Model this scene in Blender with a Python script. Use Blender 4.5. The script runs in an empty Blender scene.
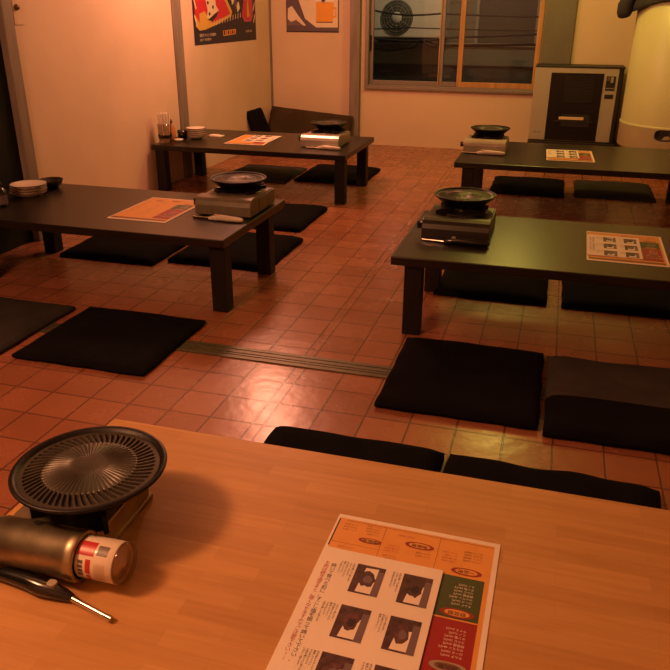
import bpy, bmesh, math, random
from mathutils import Vector, Matrix
random.seed(7)
PI = math.pi
SC = bpy.context.scene
COL = SC.collection

# ------------------------------------------------------------------ camera, world, lamps, exposure
H = 1.2
ya, pi_, ro = -0.2834, 0.4154, 0.0041
F = Vector((math.sin(ya)*math.cos(pi_), math.cos(ya)*math.cos(pi_), -math.sin(pi_)))
R0 = Vector((math.cos(ya), -math.sin(ya), 0)); U0 = R0.cross(F)
R1 = R0*math.cos(ro) + U0*math.sin(ro); U1 = U0*math.cos(ro) - R0*math.sin(ro)
cam_d = bpy.data.cameras.new('camera'); cam = bpy.data.objects.new('camera', cam_d); COL.objects.link(cam)
mw = Matrix((R1, U1, -F)).transposed().to_4x4(); mw.translation = Vector((0, 0, H)); cam.matrix_world = mw
cam_d.sensor_fit = 'HORIZONTAL'; cam_d.sensor_width = 36; cam_d.lens = 733.1/670*36
cam_d.clip_start = .02
SC.camera = cam
SC.view_settings.view_transform = 'Standard'; SC.view_settings.look = 'None'
SC.view_settings.gamma = 1; SC.view_settings.use_curve_mapping = False
SC.view_settings.exposure = 0.0
w = bpy.data.worlds.new('night'); SC.world = w; w.use_nodes = True
w.node_tree.nodes['Background'].inputs[0].default_value = (.75, .8, .85, 1)
w.node_tree.nodes['Background'].inputs[1].default_value = .10

def lamp(name, loc, col, watts, size):
    d = bpy.data.lights.new(name, 'POINT'); d.color = col; d.energy = watts; d.shadow_soft_size = size
    o = bpy.data.objects.new(name, d); COL.objects.link(o); o.location = loc
lamp('lamp_rose', (-2.0, 4.95, 1.85), (1, .365, .21), 82, .14)
lamp('lamp_amber', (-.25, 5.9, 2.0), (1, .75, .13), 36, .14)
lamp('lamp_near', (-1.75, .35, 1.95), (1, .405, .185), 126, .16)
sl = bpy.data.lights.new('outside_fill_spot', 'SPOT'); sl.color = (1, .80, .48); sl.energy = 62; sl.spot_size = 2.4; sl.spot_blend = .5; sl.shadow_soft_size = .08  # added spot to brighten the view outside, not an existing fixture
so = bpy.data.objects.new('outside_fill_spot', sl); COL.objects.link(so); so.location = (-1.0, 7.36, 2.3)
so.rotation_euler = Vector((0, 1.4, -1.3)).to_track_quat('-Z', 'Y').to_euler()

# ------------------------------------------------------------------ materials
def nt(name):
    m = bpy.data.materials.new(name); m.use_nodes = True
    t = m.node_tree; return m, t, t.nodes['Principled BSDF']
def lk(t, a, b): t.links.new(a, b)
def mat(name, col, rough=.5, metal=0, noise=0, nscale=8, bump=0, bscale=60, spec=.5, coat=0, stretch=None):
    m, t, b = nt(name)
    b.inputs['Roughness'].default_value = rough; b.inputs['Metallic'].default_value = metal
    b.inputs['Specular IOR Level'].default_value = spec; b.inputs['Coat Weight'].default_value = coat
    b.inputs['Base Color'].default_value = (*col, 1)
    tc = t.nodes.new('ShaderNodeTexCoord'); src = tc.outputs['Object']
    if stretch:
        mp = t.nodes.new('ShaderNodeMapping'); mp.inputs['Scale'].default_value = stretch
        lk(t, src, mp.inputs[0]); src = mp.outputs[0]
    n = t.nodes.new('ShaderNodeTexNoise'); n.inputs['Scale'].default_value = nscale; n.inputs['Detail'].default_value = 5
    lk(t, src, n.inputs['Vector'])
    r = t.nodes.new('ShaderNodeValToRGB'); r.color_ramp.elements[0].position = .3; r.color_ramp.elements[1].position = .7
    a = max(noise, .04)
    r.color_ramp.elements[0].color = tuple(c*(1-a) for c in col)+(1,); r.color_ramp.elements[1].color = tuple(min(1, c*(1+a)) for c in col)+(1,)
    lk(t, n.outputs[0], r.inputs[0]); lk(t, r.outputs[0], b.inputs['Base Color'])
    if bump:
        n2 = t.nodes.new('ShaderNodeTexNoise'); n2.inputs['Scale'].default_value = bscale; n2.inputs['Detail'].default_value = 4
        lk(t, src, n2.inputs['Vector'])
        bp = t.nodes.new('ShaderNodeBump'); bp.inputs['Strength'].default_value = bump; bp.inputs['Distance'].default_value = .004
        lk(t, n2.outputs[0], bp.inputs['Height']); lk(t, bp.outputs[0], b.inputs['Normal'])
    return m
M = {}
M['wall'] = mat('wall_board', (.64, .49, .36), .75, noise=.06, nscale=2.2, bump=.08, bscale=30)
M['wall2'] = mat('wall_plaster', (.62, .47, .33), .8, noise=.05, nscale=2, bump=.1, bscale=50)
M['ceil'] = mat('ceiling_board', (.5, .43, .34), .8)
M['post'] = mat('weathered_post', (.20, .165, .14), .6, noise=.2, nscale=3, stretch=(8, 8, 1))
M['panelgrey'] = mat('grey_metal_panel', (.13, .12, .09), .55, noise=.08)
M['darkdoor'] = mat('dark_door', (.005, .005, .0045), .6, spec=.25)
M['blackwood'] = mat('dark_stained_wood', (.012, .008, .0055), .30, noise=.35, nscale=5, stretch=(1.2, 14, 14), bump=.12, bscale=30, spec=.42)
M['legwood'] = mat('dark_leg_wood', (.009, .006, .0045), .55, spec=.3, noise=.3, nscale=6, stretch=(10, 10, 1))
M['cushdim'] = mat('dim_cotton', (.03, .027, .025), .95, noise=.2, nscale=9, bump=.35, bscale=200, spec=.15)
M['cush'] = mat('black_cotton', (.006, .0055, .0065), .95, noise=.25, nscale=12, bump=.35, bscale=220, spec=.06)
M['cushgrey'] = mat('faded_cotton', (.048, .042, .042), .95, noise=.2, nscale=9, bump=.35, bscale=200, spec=.2)
M['cushbrown'] = mat('brown_cotton', (.05, .033, .018), .95, noise=.2, nscale=7, bump=.3, bscale=150, spec=.15)
M['iron'] = mat('cast_iron', (.006, .005, .0045), .42, noise=.2, nscale=30, bump=.12, bscale=180, spec=.3)
M['plate'] = mat('worn_grill_metal', (.06, .054, .040), .40, metal=.35, noise=.25, nscale=25, bump=.06, bscale=120)
M['slot'] = mat('slot_black', (.004, .004, .004), .8)
M['steel'] = mat('brushed_steel', (.55, .50, .46), .42, metal=1, noise=.08, nscale=20, stretch=(1, 14, 14))
M['oldsteel'] = mat('stained_steel', (.40, .34, .22), .40, metal=1, noise=.45, nscale=14, bump=.06, bscale=70)
M['beigemetal'] = mat('olive_beige_enamel', (.135, .118, .08), .42, noise=.2, nscale=14)
M['darkmetal'] = mat('black_enamel', (.022, .019, .016), .35, noise=.2, nscale=14)
M['greymetal'] = mat('dull_grey_enamel', (.32, .28, .20), .4, noise=.15, nscale=12)
M['blackplastic'] = mat('black_plastic', (.008, .008, .008), .18, spec=.6)
M['whiteplastic'] = mat('cream_plastic', (.62, .55, .45), .35)
M['chrome'] = mat('nozzle_metal', (.7, .65, .55), .2, metal=1)
M['paper'] = mat('white_paper', (.80, .72, .62), .6)
M['orange'] = mat('orange_paper', (.72, .33, .075), .5, noise=.05, nscale=30)
M['red'] = mat('red_ink', (.30, .012, .018), .5)
M['green'] = mat('green_ink', (.055, .075, .025), .5)
M['brownink'] = mat('brown_ink', (.20, .075, .04), .5)
M['ink'] = mat('black_ink', (.03, .018, .02), .6)
M['redink'] = mat('red_text_ink', (.42, .03, .05), .6)
M['paleink'] = mat('pale_print', (.62, .45, .28), .6)
M['darkred'] = mat('badge_red', (.28, .03, .02), .5)
M['photodark'] = mat('photo_dark', (.07, .03, .035), .45, noise=.5, nscale=80)
M['photomeat'] = mat('photo_meat', (.11, .04, .042), .45, noise=.5, nscale=90)
M['photogrey'] = mat('photo_grey', (.16, .11, .13), .45)
M['ceramic'] = mat('white_ceramic', (.72, .66, .56), .25, coat=.3)
M['brownrim'] = mat('brown_glaze', (.10, .035, .02), .3)
M['blackbowl'] = mat('black_lacquer', (.008, .007, .007), .2)
M['navy'] = mat('navy_print', (.02, .018, .035), .5)
M['gold'] = mat('gold_print', (.60, .38, .07), .5)
M['postred'] = mat('poster_red', (.55, .025, .05), .5)
M['cream'] = mat('poster_cream', (.72, .60, .45), .55)
M['pink'] = mat('poster_pink', (.45, .07, .16), .5)
M['beer'] = mat('poster_orange', (.75, .33, .03), .5)
M['purple'] = mat('poster_slate', (.10, .07, .09), .5)
M['heatersilver'] = mat('silver_front', (.42, .39, .31), .4, metal=.35)
M['heaterdark'] = mat('heater_window_black', (.008, .007, .006), .25)
M['heaterblack'] = mat('heater_black', (.012, .010, .008), .5)
M['tank'] = mat('cream_enamel', (.56, .55, .29), .42, noise=.04, nscale=3)
M['alu'] = mat('dull_aluminium', (.21, .175, .15), .45, metal=.3)
M['pinewood'] = mat('orange_pine', (.42, .21, .07), .5, noise=.2, nscale=4, stretch=(8, 8, 1))
M['outwall'] = mat('grey_siding', (.19, .165, .12), .8, noise=.12, nscale=3)
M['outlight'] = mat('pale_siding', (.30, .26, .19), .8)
M['acwhite'] = mat('ac_casing', (.66, .58, .46), .6)
M['acdark'] = mat('ac_grille', (.06, .055, .045), .6)
M['cable'] = mat('black_cable', (.012, .011, .010), .7)
M['ground'] = mat('asphalt', (.06, .055, .05), .9)
M['cloth'] = mat('navy_cloth', (.02, .018, .024), .9, noise=.3, nscale=10, bump=.3, bscale=80)
M['wood'] = mat('light_bare_wood', (.50, .33, .18), .6, noise=.15, nscale=20)
M['amberglass'] = mat('orange_sauce', (.50, .20, .06), .2)
M['canbody'] = mat('can_cream', (.74, .66, .52), .32, coat=.3)
M['canred'] = mat('can_red', (.50, .03, .03), .32, coat=.3)
M['cangrey'] = mat('can_print', (.13, .11, .09), .4)
M['rail'] = mat('rail_metal', (.11, .10, .06), .42, metal=.4, noise=.3, nscale=6, stretch=(3, 30, 30))

def glass_mat(name, tint, glossy=.08, rough=.02):
    m = bpy.data.materials.new(name); m.use_nodes = True; t = m.node_tree; t.nodes.clear()
    o = t.nodes.new('ShaderNodeOutputMaterial'); tr = t.nodes.new('ShaderNodeBsdfTransparent'); tr.inputs[0].default_value = (*tint, 1)
    g = t.nodes.new('ShaderNodeBsdfGlossy'); g.inputs['Roughness'].default_value = rough
    mx = t.nodes.new('ShaderNodeMixShader'); lw = t.nodes.new('ShaderNodeMath'); lw.operation = 'MULTIPLY_ADD'; lw.inputs[1].default_value = .55; lw.inputs[2].default_value = glossy*.5; fc = t.nodes.new('ShaderNodeLayerWeight'); fc.inputs[0].default_value = .5; pw = t.nodes.new('ShaderNodeMath'); pw.operation = 'POWER'; pw.inputs[1].default_value = 4; lk(t, fc.outputs['Facing'], pw.inputs[0]); lk(t, pw.outputs[0], lw.inputs[0])
    lk(t, lw.outputs[0], mx.inputs[0]); lk(t, tr.outputs[0], mx.inputs[1]); lk(t, g.outputs[0], mx.inputs[2]); lk(t, mx.outputs[0], o.inputs[0])
    return m
M['glass'] = glass_mat('window_glass', (.80, .80, .78))
M['clear'] = glass_mat('clear_cap', (.86, .80, .74), rough=.08)

def tile_mat():
    m, t, b = nt('terracotta_tile'); N = t.nodes.new
    tc = N('ShaderNodeTexCoord'); sp = N('ShaderNodeSeparateXYZ'); lk(t, tc.outputs['Object'], sp.inputs[0])
    lt = N('ShaderNodeMath'); lt.operation = 'LESS_THAN'; lt.inputs[1].default_value = -.7975; lk(t, sp.outputs[0], lt.inputs[0])
    ma = N('ShaderNodeMath'); ma.operation = 'MULTIPLY_ADD'; ma.inputs[1].default_value = .039; lk(t, lt.outputs[0], ma.inputs[0]); lk(t, sp.outputs[0], ma.inputs[2])
    ax = N('ShaderNodeMath'); ax.inputs[1].default_value = .778 + .147*40; lk(t, ma.outputs[0], ax.inputs[0])
    ay = N('ShaderNodeMath'); ay.inputs[1].default_value = -2.013 + .147*40; lk(t, sp.outputs[1], ay.inputs[0])
    cb = N('ShaderNodeCombineXYZ'); lk(t, ax.outputs[0], cb.inputs[0]); lk(t, ay.outputs[0], cb.inputs[1])
    br = N('ShaderNodeTexBrick'); br.offset = 0; br.inputs['Scale'].default_value = 1
    br.inputs['Brick Width'].default_value = .147; br.inputs['Row Height'].default_value = .147
    br.inputs['Mortar Size'].default_value = .0034; br.inputs['Mortar Smooth'].default_value = .3; br.inputs['Bias'].default_value = 0
    br.inputs['Color1'].default_value = (.36, .135, .068, 1); br.inputs['Color2'].default_value = (.28, .100, .050, 1)
    br.inputs['Mortar'].default_value = (.13, .05, .028, 1)
    lk(t, cb.outputs[0], br.inputs['Vector'])
    n = N('ShaderNodeTexNoise'); n.inputs['Scale'].default_value = 5; n.inputs['Detail'].default_value = 6; lk(t, tc.outputs['Object'], n.inputs['Vector'])
    mx = N('ShaderNodeMix'); mx.data_type = 'RGBA'; mx.blend_type = 'MULTIPLY'; mx.inputs[0].default_value = .5
    r = N('ShaderNodeValToRGB'); r.color_ramp.elements[0].position = .3; r.color_ramp.elements[0].color = (.72, .68, .66, 1); r.color_ramp.elements[1].position = .65
    lk(t, n.outputs[0], r.inputs[0]); lk(t, br.outputs['Color'], mx.inputs[6]); lk(t, r.outputs[0], mx.inputs[7]); lk(t, mx.outputs[2], b.inputs['Base Color'])
    mr = N('ShaderNodeMapRange'); mr.inputs[3].default_value = .19; mr.inputs[4].default_value = .34; lk(t, n.outputs[0], mr.inputs[0]); lk(t, mr.outputs[0], b.inputs['Roughness'])
    n2 = N('ShaderNodeTexNoise'); n2.inputs['Scale'].default_value = 22; lk(t, tc.outputs['Object'], n2.inputs['Vector'])
    inv = N('ShaderNodeMath'); inv.operation = 'MULTIPLY_ADD'; inv.inputs[1].default_value = -1.0; lk(t, br.outputs['Fac'], inv.inputs[0])
    sc = N('ShaderNodeMath'); sc.operation = 'MULTIPLY'; sc.inputs[1].default_value = .55; lk(t, n2.outputs[0], sc.inputs[0]); lk(t, sc.outputs[0], inv.inputs[2])
    bp = N('ShaderNodeBump'); bp.inputs['Strength'].default_value = .5; bp.inputs['Distance'].default_value = .003
    lk(t, inv.outputs[0], bp.inputs['Height']); lk(t, bp.outputs[0], b.inputs['Normal'])
    return m
M['tile'] = tile_mat()
def blockwood():
    m, t, b = nt('light_block_laminate'); N = t.nodes.new
    tc = N('ShaderNodeTexCoord')
    br = N('ShaderNodeTexBrick'); br.offset = .37; br.inputs['Scale'].default_value = 1
    br.inputs['Brick Width'].default_value = .24; br.inputs['Row Height'].default_value = .033; br.inputs['Mortar Size'].default_value = .0002
    br.inputs['Color1'].default_value = (.56, .31, .115, 1); br.inputs['Color2'].default_value = (.47, .245, .085, 1); br.inputs['Mortar'].default_value = (.42, .22, .08, 1)
    lk(t, tc.outputs['Object'], br.inputs['Vector'])
    mp = N('ShaderNodeMapping'); mp.inputs['Scale'].default_value = (3, 45, 1); lk(t, tc.outputs['Object'], mp.inputs[0])
    n = N('ShaderNodeTexNoise'); n.inputs['Scale'].default_value = 2; n.inputs['Detail'].default_value = 5; lk(t, mp.outputs[0], n.inputs['Vector'])
    r = N('ShaderNodeValToRGB'); r.color_ramp.elements[0].position = .3; r.color_ramp.elements[0].color = (.8, .76, .7, 1); r.color_ramp.elements[1].position = .6
    mx = N('ShaderNodeMix'); mx.data_type = 'RGBA'; mx.blend_type = 'MULTIPLY'; mx.inputs[0].default_value = .6
    lk(t, n.outputs[0], r.inputs[0]); lk(t, br.outputs['Color'], mx.inputs[6]); lk(t, r.outputs[0], mx.inputs[7]); lk(t, mx.outputs[2], b.inputs['Base Color'])
    b.inputs['Roughness'].default_value = .42; b.inputs['Specular IOR Level'].default_value = .4
    return m
M['block'] = blockwood()

# ------------------------------------------------------------------ mesh builder
class MB:
    def __init__(s): s.v = []; s.f = []; s.m = []; s.sm = []; s.mats = []
    def mi(s, k):
        if k not in s.mats: s.mats.append(k)
        return s.mats.index(k)
    def add(s, vs, fs, k, smooth=False, T=None):
        b = len(s.v)
        for p in vs:
            p = Vector(p); s.v.append(T @ p if T else p)
        i = s.mi(k)
        for f in fs: s.f.append([b+q for q in f]); s.m.append(i); s.sm.append(smooth)
    def box(s, x0, x1, y0, y1, z0, z1, k, T=None):
        s.add([(x, y, z) for z in (z0, z1) for y in (y0, y1) for x in (x0, x1)],
              [(0, 2, 3, 1), (4, 5, 7, 6), (0, 1, 5, 4), (2, 6, 7, 3), (0, 4, 6, 2), (1, 3, 7, 5)], k, T=T)
    def prism(s, pts, h0, h1, k, T=None, smooth=False):   # polygon in xy, extruded along z
        n = len(pts)
        s.add([(x, y, h0) for x, y in pts]+[(x, y, h1) for x, y in pts],
              [tuple(range(n))[::-1], tuple(range(n, 2*n))]+[(i, (i+1) % n, n+(i+1) % n, n+i) for i in range(n)], k, smooth, T)
    def poly(s, pts, z, k, T=None): s.add([(x, y, z) for x, y in pts], [tuple(range(len(pts)))], k, T=T)
    def lathe(s, prof, k, n=48, c=(0, 0, 0), T=None, smooth=True, ks=None):
        vs = []; fs = []
        for r, z in prof:
            for i in range(n):
                a = 2*PI*i/n; vs.append((c[0]+r*math.cos(a), c[1]+r*math.sin(a), c[2]+z))
        for j in range(len(prof)-1):
            fs = [(j*n+i, j*n+(i+1) % n, (j+1)*n+(i+1) % n, (j+1)*n+i) for i in range(n)]
            if j == 0: b = len(s.v); s.add(vs, [], k, smooth, T)
            i_ = s.mi(ks[j] if ks else k)
            for f in fs: s.f.append([b+q for q in f]); s.m.append(i_); s.sm.append(smooth)
    def tube(s, pts, rad, k, n=12, T=None, cap=True):
        pts = [Vector(p) for p in pts]; m = len(pts)
        rs = rad if isinstance(rad, (list, tuple)) else [rad]*m
        vs = []; up = None
        for i, p in enumerate(pts):
            d = (pts[min(i+1, m-1)]-pts[max(i-1, 0)]).normalized()
            if up is None: up = Vector((0, 0, 1)) if abs(d.z) < .9 else Vector((1, 0, 0))
            a = d.cross(up).normalized(); bb = a.cross(d).normalized(); up = bb
            for q in range(n):
                t = 2*PI*q/n; vs.append(p+(a*math.cos(t)+bb*math.sin(t))*rs[i])
        fs = [(i*n+q, i*n+(q+1) % n, (i+1)*n+(q+1) % n, (i+1)*n+q) for i in range(m-1) for q in range(n)]
        s.add(vs, fs, k, True, T)
        if cap: s.add(vs[:n], [tuple(range(n))[::-1]], k, False, T); s.add(vs[-n:], [tuple(range(n))], k, False, T)
    def text(s, txt, size, k, T, vertical=False, pitch=1.0, align='LEFT'):
        rows = list(txt) if vertical else [txt]
        for i, ch in enumerate(rows):
            if ch == ' ': continue
            c = bpy.data.curves.new('t', 'FONT'); c.body = ch; c.size = size; c.resolution_u = 1
            c.align_x = 'CENTER' if vertical else align; c.align_y = 'CENTER'
            o = bpy.data.objects.new('t', c); COL.objects.link(o)
            me = bpy.data.meshes.new_from_object(o.evaluated_get(bpy.context.evaluated_depsgraph_get()))
            tt = T @ Matrix.Translation((0, -i*size*pitch, 0)) if vertical else T
            s.add([v.co for v in me.vertices], [tuple(p.vertices) for p in me.polygons], k, T=tt)
            bpy.data.objects.remove(o); bpy.data.curves.remove(c); bpy.data.meshes.remove(me)
    def mesh(s, name):
        me = bpy.data.meshes.new(name); me.from_pydata(s.v, [], s.f)
        for k in s.mats: me.materials.append(M[k])
        me.polygons.foreach_set('material_index', s.m); me.polygons.foreach_set('use_smooth', s.sm)
        me.update(); return me
    def build(s, name, parent=None, bevel=0, seg=2, fix=True):
        me = s.mesh(name)
        if fix:
            bm = bmesh.new(); bm.from_mesh(me); bmesh.ops.recalc_face_normals(bm, faces=bm.faces); bm.to_mesh(me); bm.free()
        o = bpy.data.objects.new(name, me); COL.objects.link(o)
        if parent: o.parent = parent
        if bevel:
            b = o.modifiers.new('bevel', 'BEVEL'); b.width = bevel; b.segments = seg; b.limit_method = 'ANGLE'; b.angle_limit = math.radians(40)
        return o
def tag(o, label=None, cat=None, group=None, kind=None):
    if label: o['label'] = label
    if cat: o['category'] = cat
    if group: o['group'] = group
    if kind: o['kind'] = kind
    return o
def thing(name, loc, rz=0, label=None, cat=None, group=None):
    o = bpy.data.objects.new(name, None); COL.objects.link(o); o.empty_display_size = .1
    o.location = loc; o.rotation_euler = (0, 0, rz); return tag(o, label, cat, group)
def dup(root, loc, rz=0, label=None, group=None):
    r = root.copy(); COL.objects.link(r); r.location = loc; r.rotation_euler = (0, 0, rz)
    if label: r['label'] = label
    if group: r['group'] = group
    for ch in list(root.children):
        c = ch.copy(); COL.objects.link(c); c.parent = r
        for g in ch.children:
            d = g.copy(); COL.objects.link(d); d.parent = c
    return r
def struct(mb, name, parent=None, bevel=0):
    o = mb.build(name, parent, bevel)
    if parent is None: o['kind'] = 'structure'
    return o
def boxs(name, dims, k, bevel=0, parent=None):
    b = MB(); b.box(*dims, k); return struct(b, name, parent, bevel)
def rrect(x0, x1, y0, y1, r, n=5):
    out = []
    for cx, cy, a0 in ((x1-r, y1-r, 0), (x0+r, y1-r, PI/2), (x0+r, y0+r, PI), (x1-r, y0+r, 1.5*PI)):
        for i in range(n+1):
            a = a0+PI/2*i/n; out.append((cx+r*math.cos(a), cy+r*math.sin(a)))
    return out
def TM(loc=(0, 0, 0), rot=(0, 0, 0)):
    from mathutils import Euler
    return Matrix.Translation(loc) @ Euler(rot).to_matrix().to_4x4()

# ------------------------------------------------------------------ setting
XL, XR, YB, YF, ZC = -2.76, 1.8, 7.2, -1.3, 2.45
boxs('floor', (XL-.06, XR+.1, YF-.1, YB+.06, -.08, 0), 'tile')
boxs('ceiling', (XL-.1, XR+.1, YF-.1, YB+.1, ZC, ZC+.08), 'ceil')
boxs('wall_left', (XL-.08, XL, 3.47, YB, 0, ZC), 'wall')
boxs('wall_right', (XR, XR+.08, YF, YB, 0, ZC), 'wall')
boxs('wall_front', (XL-.08, XR+.08, YF-.08, YF, 0, ZC), 'wall2')
WX0, WX1, WZ0, WZ1 = -1.81, -.205, .53, 1.75
b = MB()
b.box(XL-.08, WX0, YB, YB+.1, 0, ZC, 'wall2'); b.box(WX1, XR+.08, YB, YB+.1, 0, ZC, 'wall2')
b.box(WX0, WX1, YB, YB+.1, 0, WZ0, 'wall2'); b.box(WX0, WX1, YB, YB+.1, WZ1, ZC, 'wall2')
struct(b, 'wall_back')
b = MB()                                                                     # dark sliding door left of the first post
b.box(XL-.06, XL-.02, YF, 3.40, 0, ZC, 'darkdoor')
d1 = struct(b, 'door_1')
b = MB(); b.box(XL-.02, XL-.012, 2.2, 2.24, 0, 2.0, 'darkdoor'); b.box(XL-.02, XL-.012, .4, .44, 0, 2.0, 'darkdoor'); b.build('door_stile', d1)
boxs('trim_1', (XL-.02, XL+.022, 3.395, 3.475, 0, ZC), 'post', .004)
boxs('trim_2', (XL-.02, XL+.014, 5.215, 5.345, 0, ZC), 'post', .004)
boxs('trim_3', (-1.945, -1.85, YB-.07, YB, 0, ZC), 'post', .004)
boxs('trim_4', (XL, XL+.012, YB-.035, YB, 0, ZC), 'post', .003)
b = MB(); b.box(-.2, .055, YB-.035, YB, .0, ZC, 'panelgrey')
t5 = struct(b, 'trim_5', bevel=.003)
for x, z in ((-.165, .93), (-.165, .70), (.02, .93), (.02, .70)):
    q = MB(); q.lathe([(0, .004), (.006, .004), (.009, 0)], 'alu', 12, T=TM((x, YB-.035, z), (PI/2, 0, 0))); q.build('screw', t5)
b = MB(); b.box(XL, XR, 2.29, 2.385, 0, .002, 'rail')
for y, d in ((2.290, .022), (2.318, .012), (2.336, .022), (2.364, .021)): b.box(XL, XR, y, y+d, .002, .005, 'rail')
struct(b, 'trim_6')
# window
win = thing('window_1', (0, 0, 0)); win['kind'] = 'structure'
def wpart(name, boxes, k, bevel=.003):
    b = MB()
    for q in boxes: b.box(*q, k)
    return b.build(name, win, bevel)
wpart('window_frame', [(WX0, -1.775, YB-.02, YB+.09, WZ0, WZ1), (WX0, WX1, YB-.02, YB+.09, WZ1-.04, WZ1), (WX1-.006, WX1, YB-.02, YB+.09, WZ0, WZ1), (WX0, WX1, YB-.015, YB+.09, WZ0, .562)], 'alu')
wpart('window_sill', [(WX0, WX1, YB-.035, YB, .522, .548)], 'alu')
wpart('sash', [(-1.775, -1.745, YB+.045, YB+.075, .562, WZ1-.04), (-1.115, -1.075, YB+.045, YB+.075, .562, WZ1-.04), (-1.745, -1.115, YB+.045, YB+.075, .562, .60), (-1.075, -.93, YB+.045, YB+.075, .562, .60)], 'alu')
wpart('sash', [(-.935, -.89, YB, YB+.035, .562, WZ1-.04), (-.255, -.212, YB, YB+.035, .562, WZ1-.04), (-.89, -.255, YB, YB+.035, .562, .607)], 'pinewood')
wpart('meeting_stile', [(-1.118, -1.108, YB+.03, YB+.045, .562, WZ1-.04)], 'pinewood', .001)
wpart('pane', [(-1.745, -1.115, YB+.058, YB+.062, .60, WZ1-.04)], 'glass', 0)
wpart('pane', [(-1.075, -.935, YB+.058, YB+.062, .60, WZ1-.04)], 'glass', 0)
wpart('pane', [(-.89, -.255, YB+.014, YB+.018, .607, WZ1-.04)], 'glass', 0)
wpart('latch', [(-1.772, -1.760, YB+.03, YB+.045, .86, 1.0)], 'blackplastic', .002)
# hand pull on the left wall panel
b = MB(); b.box(XL-.004, XL+.004, 3.50, 3.575, 1.13, 1.30, 'wall'); hp = b.build('hand_pull', None, .002)
tag(hp, 'small cream plate with a dark round catch at the top left of the wall panel', 'door pull')
b = MB(); b.lathe([(0, .012), (.012, .012), (.016, 0)], 'brownrim', 16, T=TM((XL+.004, 3.53, 1.215), (0, PI/2, 0))); k_ = b.build('catch', hp); k_['label'] = 'dark round catch'

# ------------------------------------------------------------------ outside the window
b = MB()
for i in range(22): b.box(-4.2, 2.2, 8.9+.008*(i % 2), 9.0, .30+i*.1, .40+i*.1, 'outwall')
nb = thing('neighbouring_building', (0, 0, 0), 0, 'dim grey building close outside the window', 'building')
b.build('wall', nb)
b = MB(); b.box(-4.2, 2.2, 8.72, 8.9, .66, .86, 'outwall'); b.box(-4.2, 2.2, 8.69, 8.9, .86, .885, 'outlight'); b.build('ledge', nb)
b = MB(); b.box(-4.2, 2.2, 8.75, 8.85, -.3, .66, 'acdark'); b.build('lower_wall', nb)
for x0, x1 in ((-.98, -.3), (-.25, .45)):
    b = MB(); b.box(x0, x0+.035, 8.84, 8.9, .80, 1.9, 'outlight'); b.box(x1-.035, x1, 8.84, 8.9, .80, 1.9, 'outlight'); b.box(x0, x1, 8.84, 8.9, .80, .84, 'outlight'); b.box(x0, x1, 8.84, 8.9, 1.86, 1.9, 'outlight'); f_ = b.build('window', nb, .004)
    b = MB(); b.box(x0+.03, x1-.03, 8.87, 8.895, .83, 1.87, 'acdark'); b.build('pane', f_)
boxs('ground', (-6, 4, YB+.1, 10, -.4, -.3), 'ground')
ac = thing('air_conditioner_unit', (-1.68, 8.55, .945), 0, 'pale outdoor air conditioner unit with round dark fan outside the left pane', 'air conditioner')
b = MB(); b.box(-.42, .43, -.15, .15, 0, .62, 'acwhite'); b.build('casing', ac, .015)
b = MB(); b.lathe([(.02, .012), (.165, .012), (.175, 0)], 'acdark', 40, T=TM((-.09, -.152, .20), (PI/2, 0, 0))); b.build('fan_opening', ac)
b = MB()
for r in (.05, .08, .11, .14, .165):
    b.tube([(-.09+r*math.cos(a*PI/16), -.168, .20+r*math.sin(a*PI/16)) for a in range(33)], .0028, 'greymetal', 5)
for a in range(12): b.tube([(-.09+.03*math.cos(a*PI/6), -.168, .20+.03*math.sin(a*PI/6)), (-.09+.165*math.cos(a*PI/6), -.168, .20+.165*math.sin(a*PI/6))], .0028, 'greymetal', 5)
b.build('fan_guard', ac)
b = MB(); b.lathe([(0, .022), (.05, .022), (.058, .01)], 'acwhite', 24, T=TM((-.09, -.152, .20), (PI/2, 0, 0))); b.build('fan_hub', ac)
for x in (-.36, .30): b = MB(); b.box(x, x+.06, -.13, .33, -.05, 0, 'acdark'); b.build('bracket', ac)
def cable(name, pts, r, label):
    q = []
    for i in range(len(pts)-1):
        for s in range(8):
            t = s/8; p0, p1 = Vector(pts[i]), Vector(pts[i+1]); q.append(p0.lerp(p1, t) - Vector((0, 0, .03*math.sin(PI*t))))
    q.append(Vector(pts[-1])); b = MB(); b.tube(q, r, 'cable', 8); return tag(b.build(name), label, 'cable', None)
cable('overhead_cable', [(-3, 8.0, 1.28), (-1.97, 8.0, 1.22), (-1.25, 8.0, 1.185), (1.4, 8.0, 1.19)], .009, 'highest of the dark cables crossing outside the window')
cable('overhead_cable', [(-3, 8.05, 1.0), (-1.96, 8.05, .95), (-1.1, 8.05, .965), (1.4, 8.05, 1.16)], .010, 'thick middle cable crossing outside the window')
cable('overhead_cable', [(-3, 8.1, .96), (-2.0, 8.1, .865), (-1.60, 8.1, .86), (-1.45, 8.1, .935), (-1.2, 8.1, .885), (1.4, 8.1, 1.02)], .012, 'lowest wavy cable sagging outside the window')
cable('overhead_cable', [(-3, 8.15, 1.07), (-1.6, 8.15, 1.05), (1.4, 8.15, 1.08)], .006, 'thin cable between the upper two outside the window')

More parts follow.
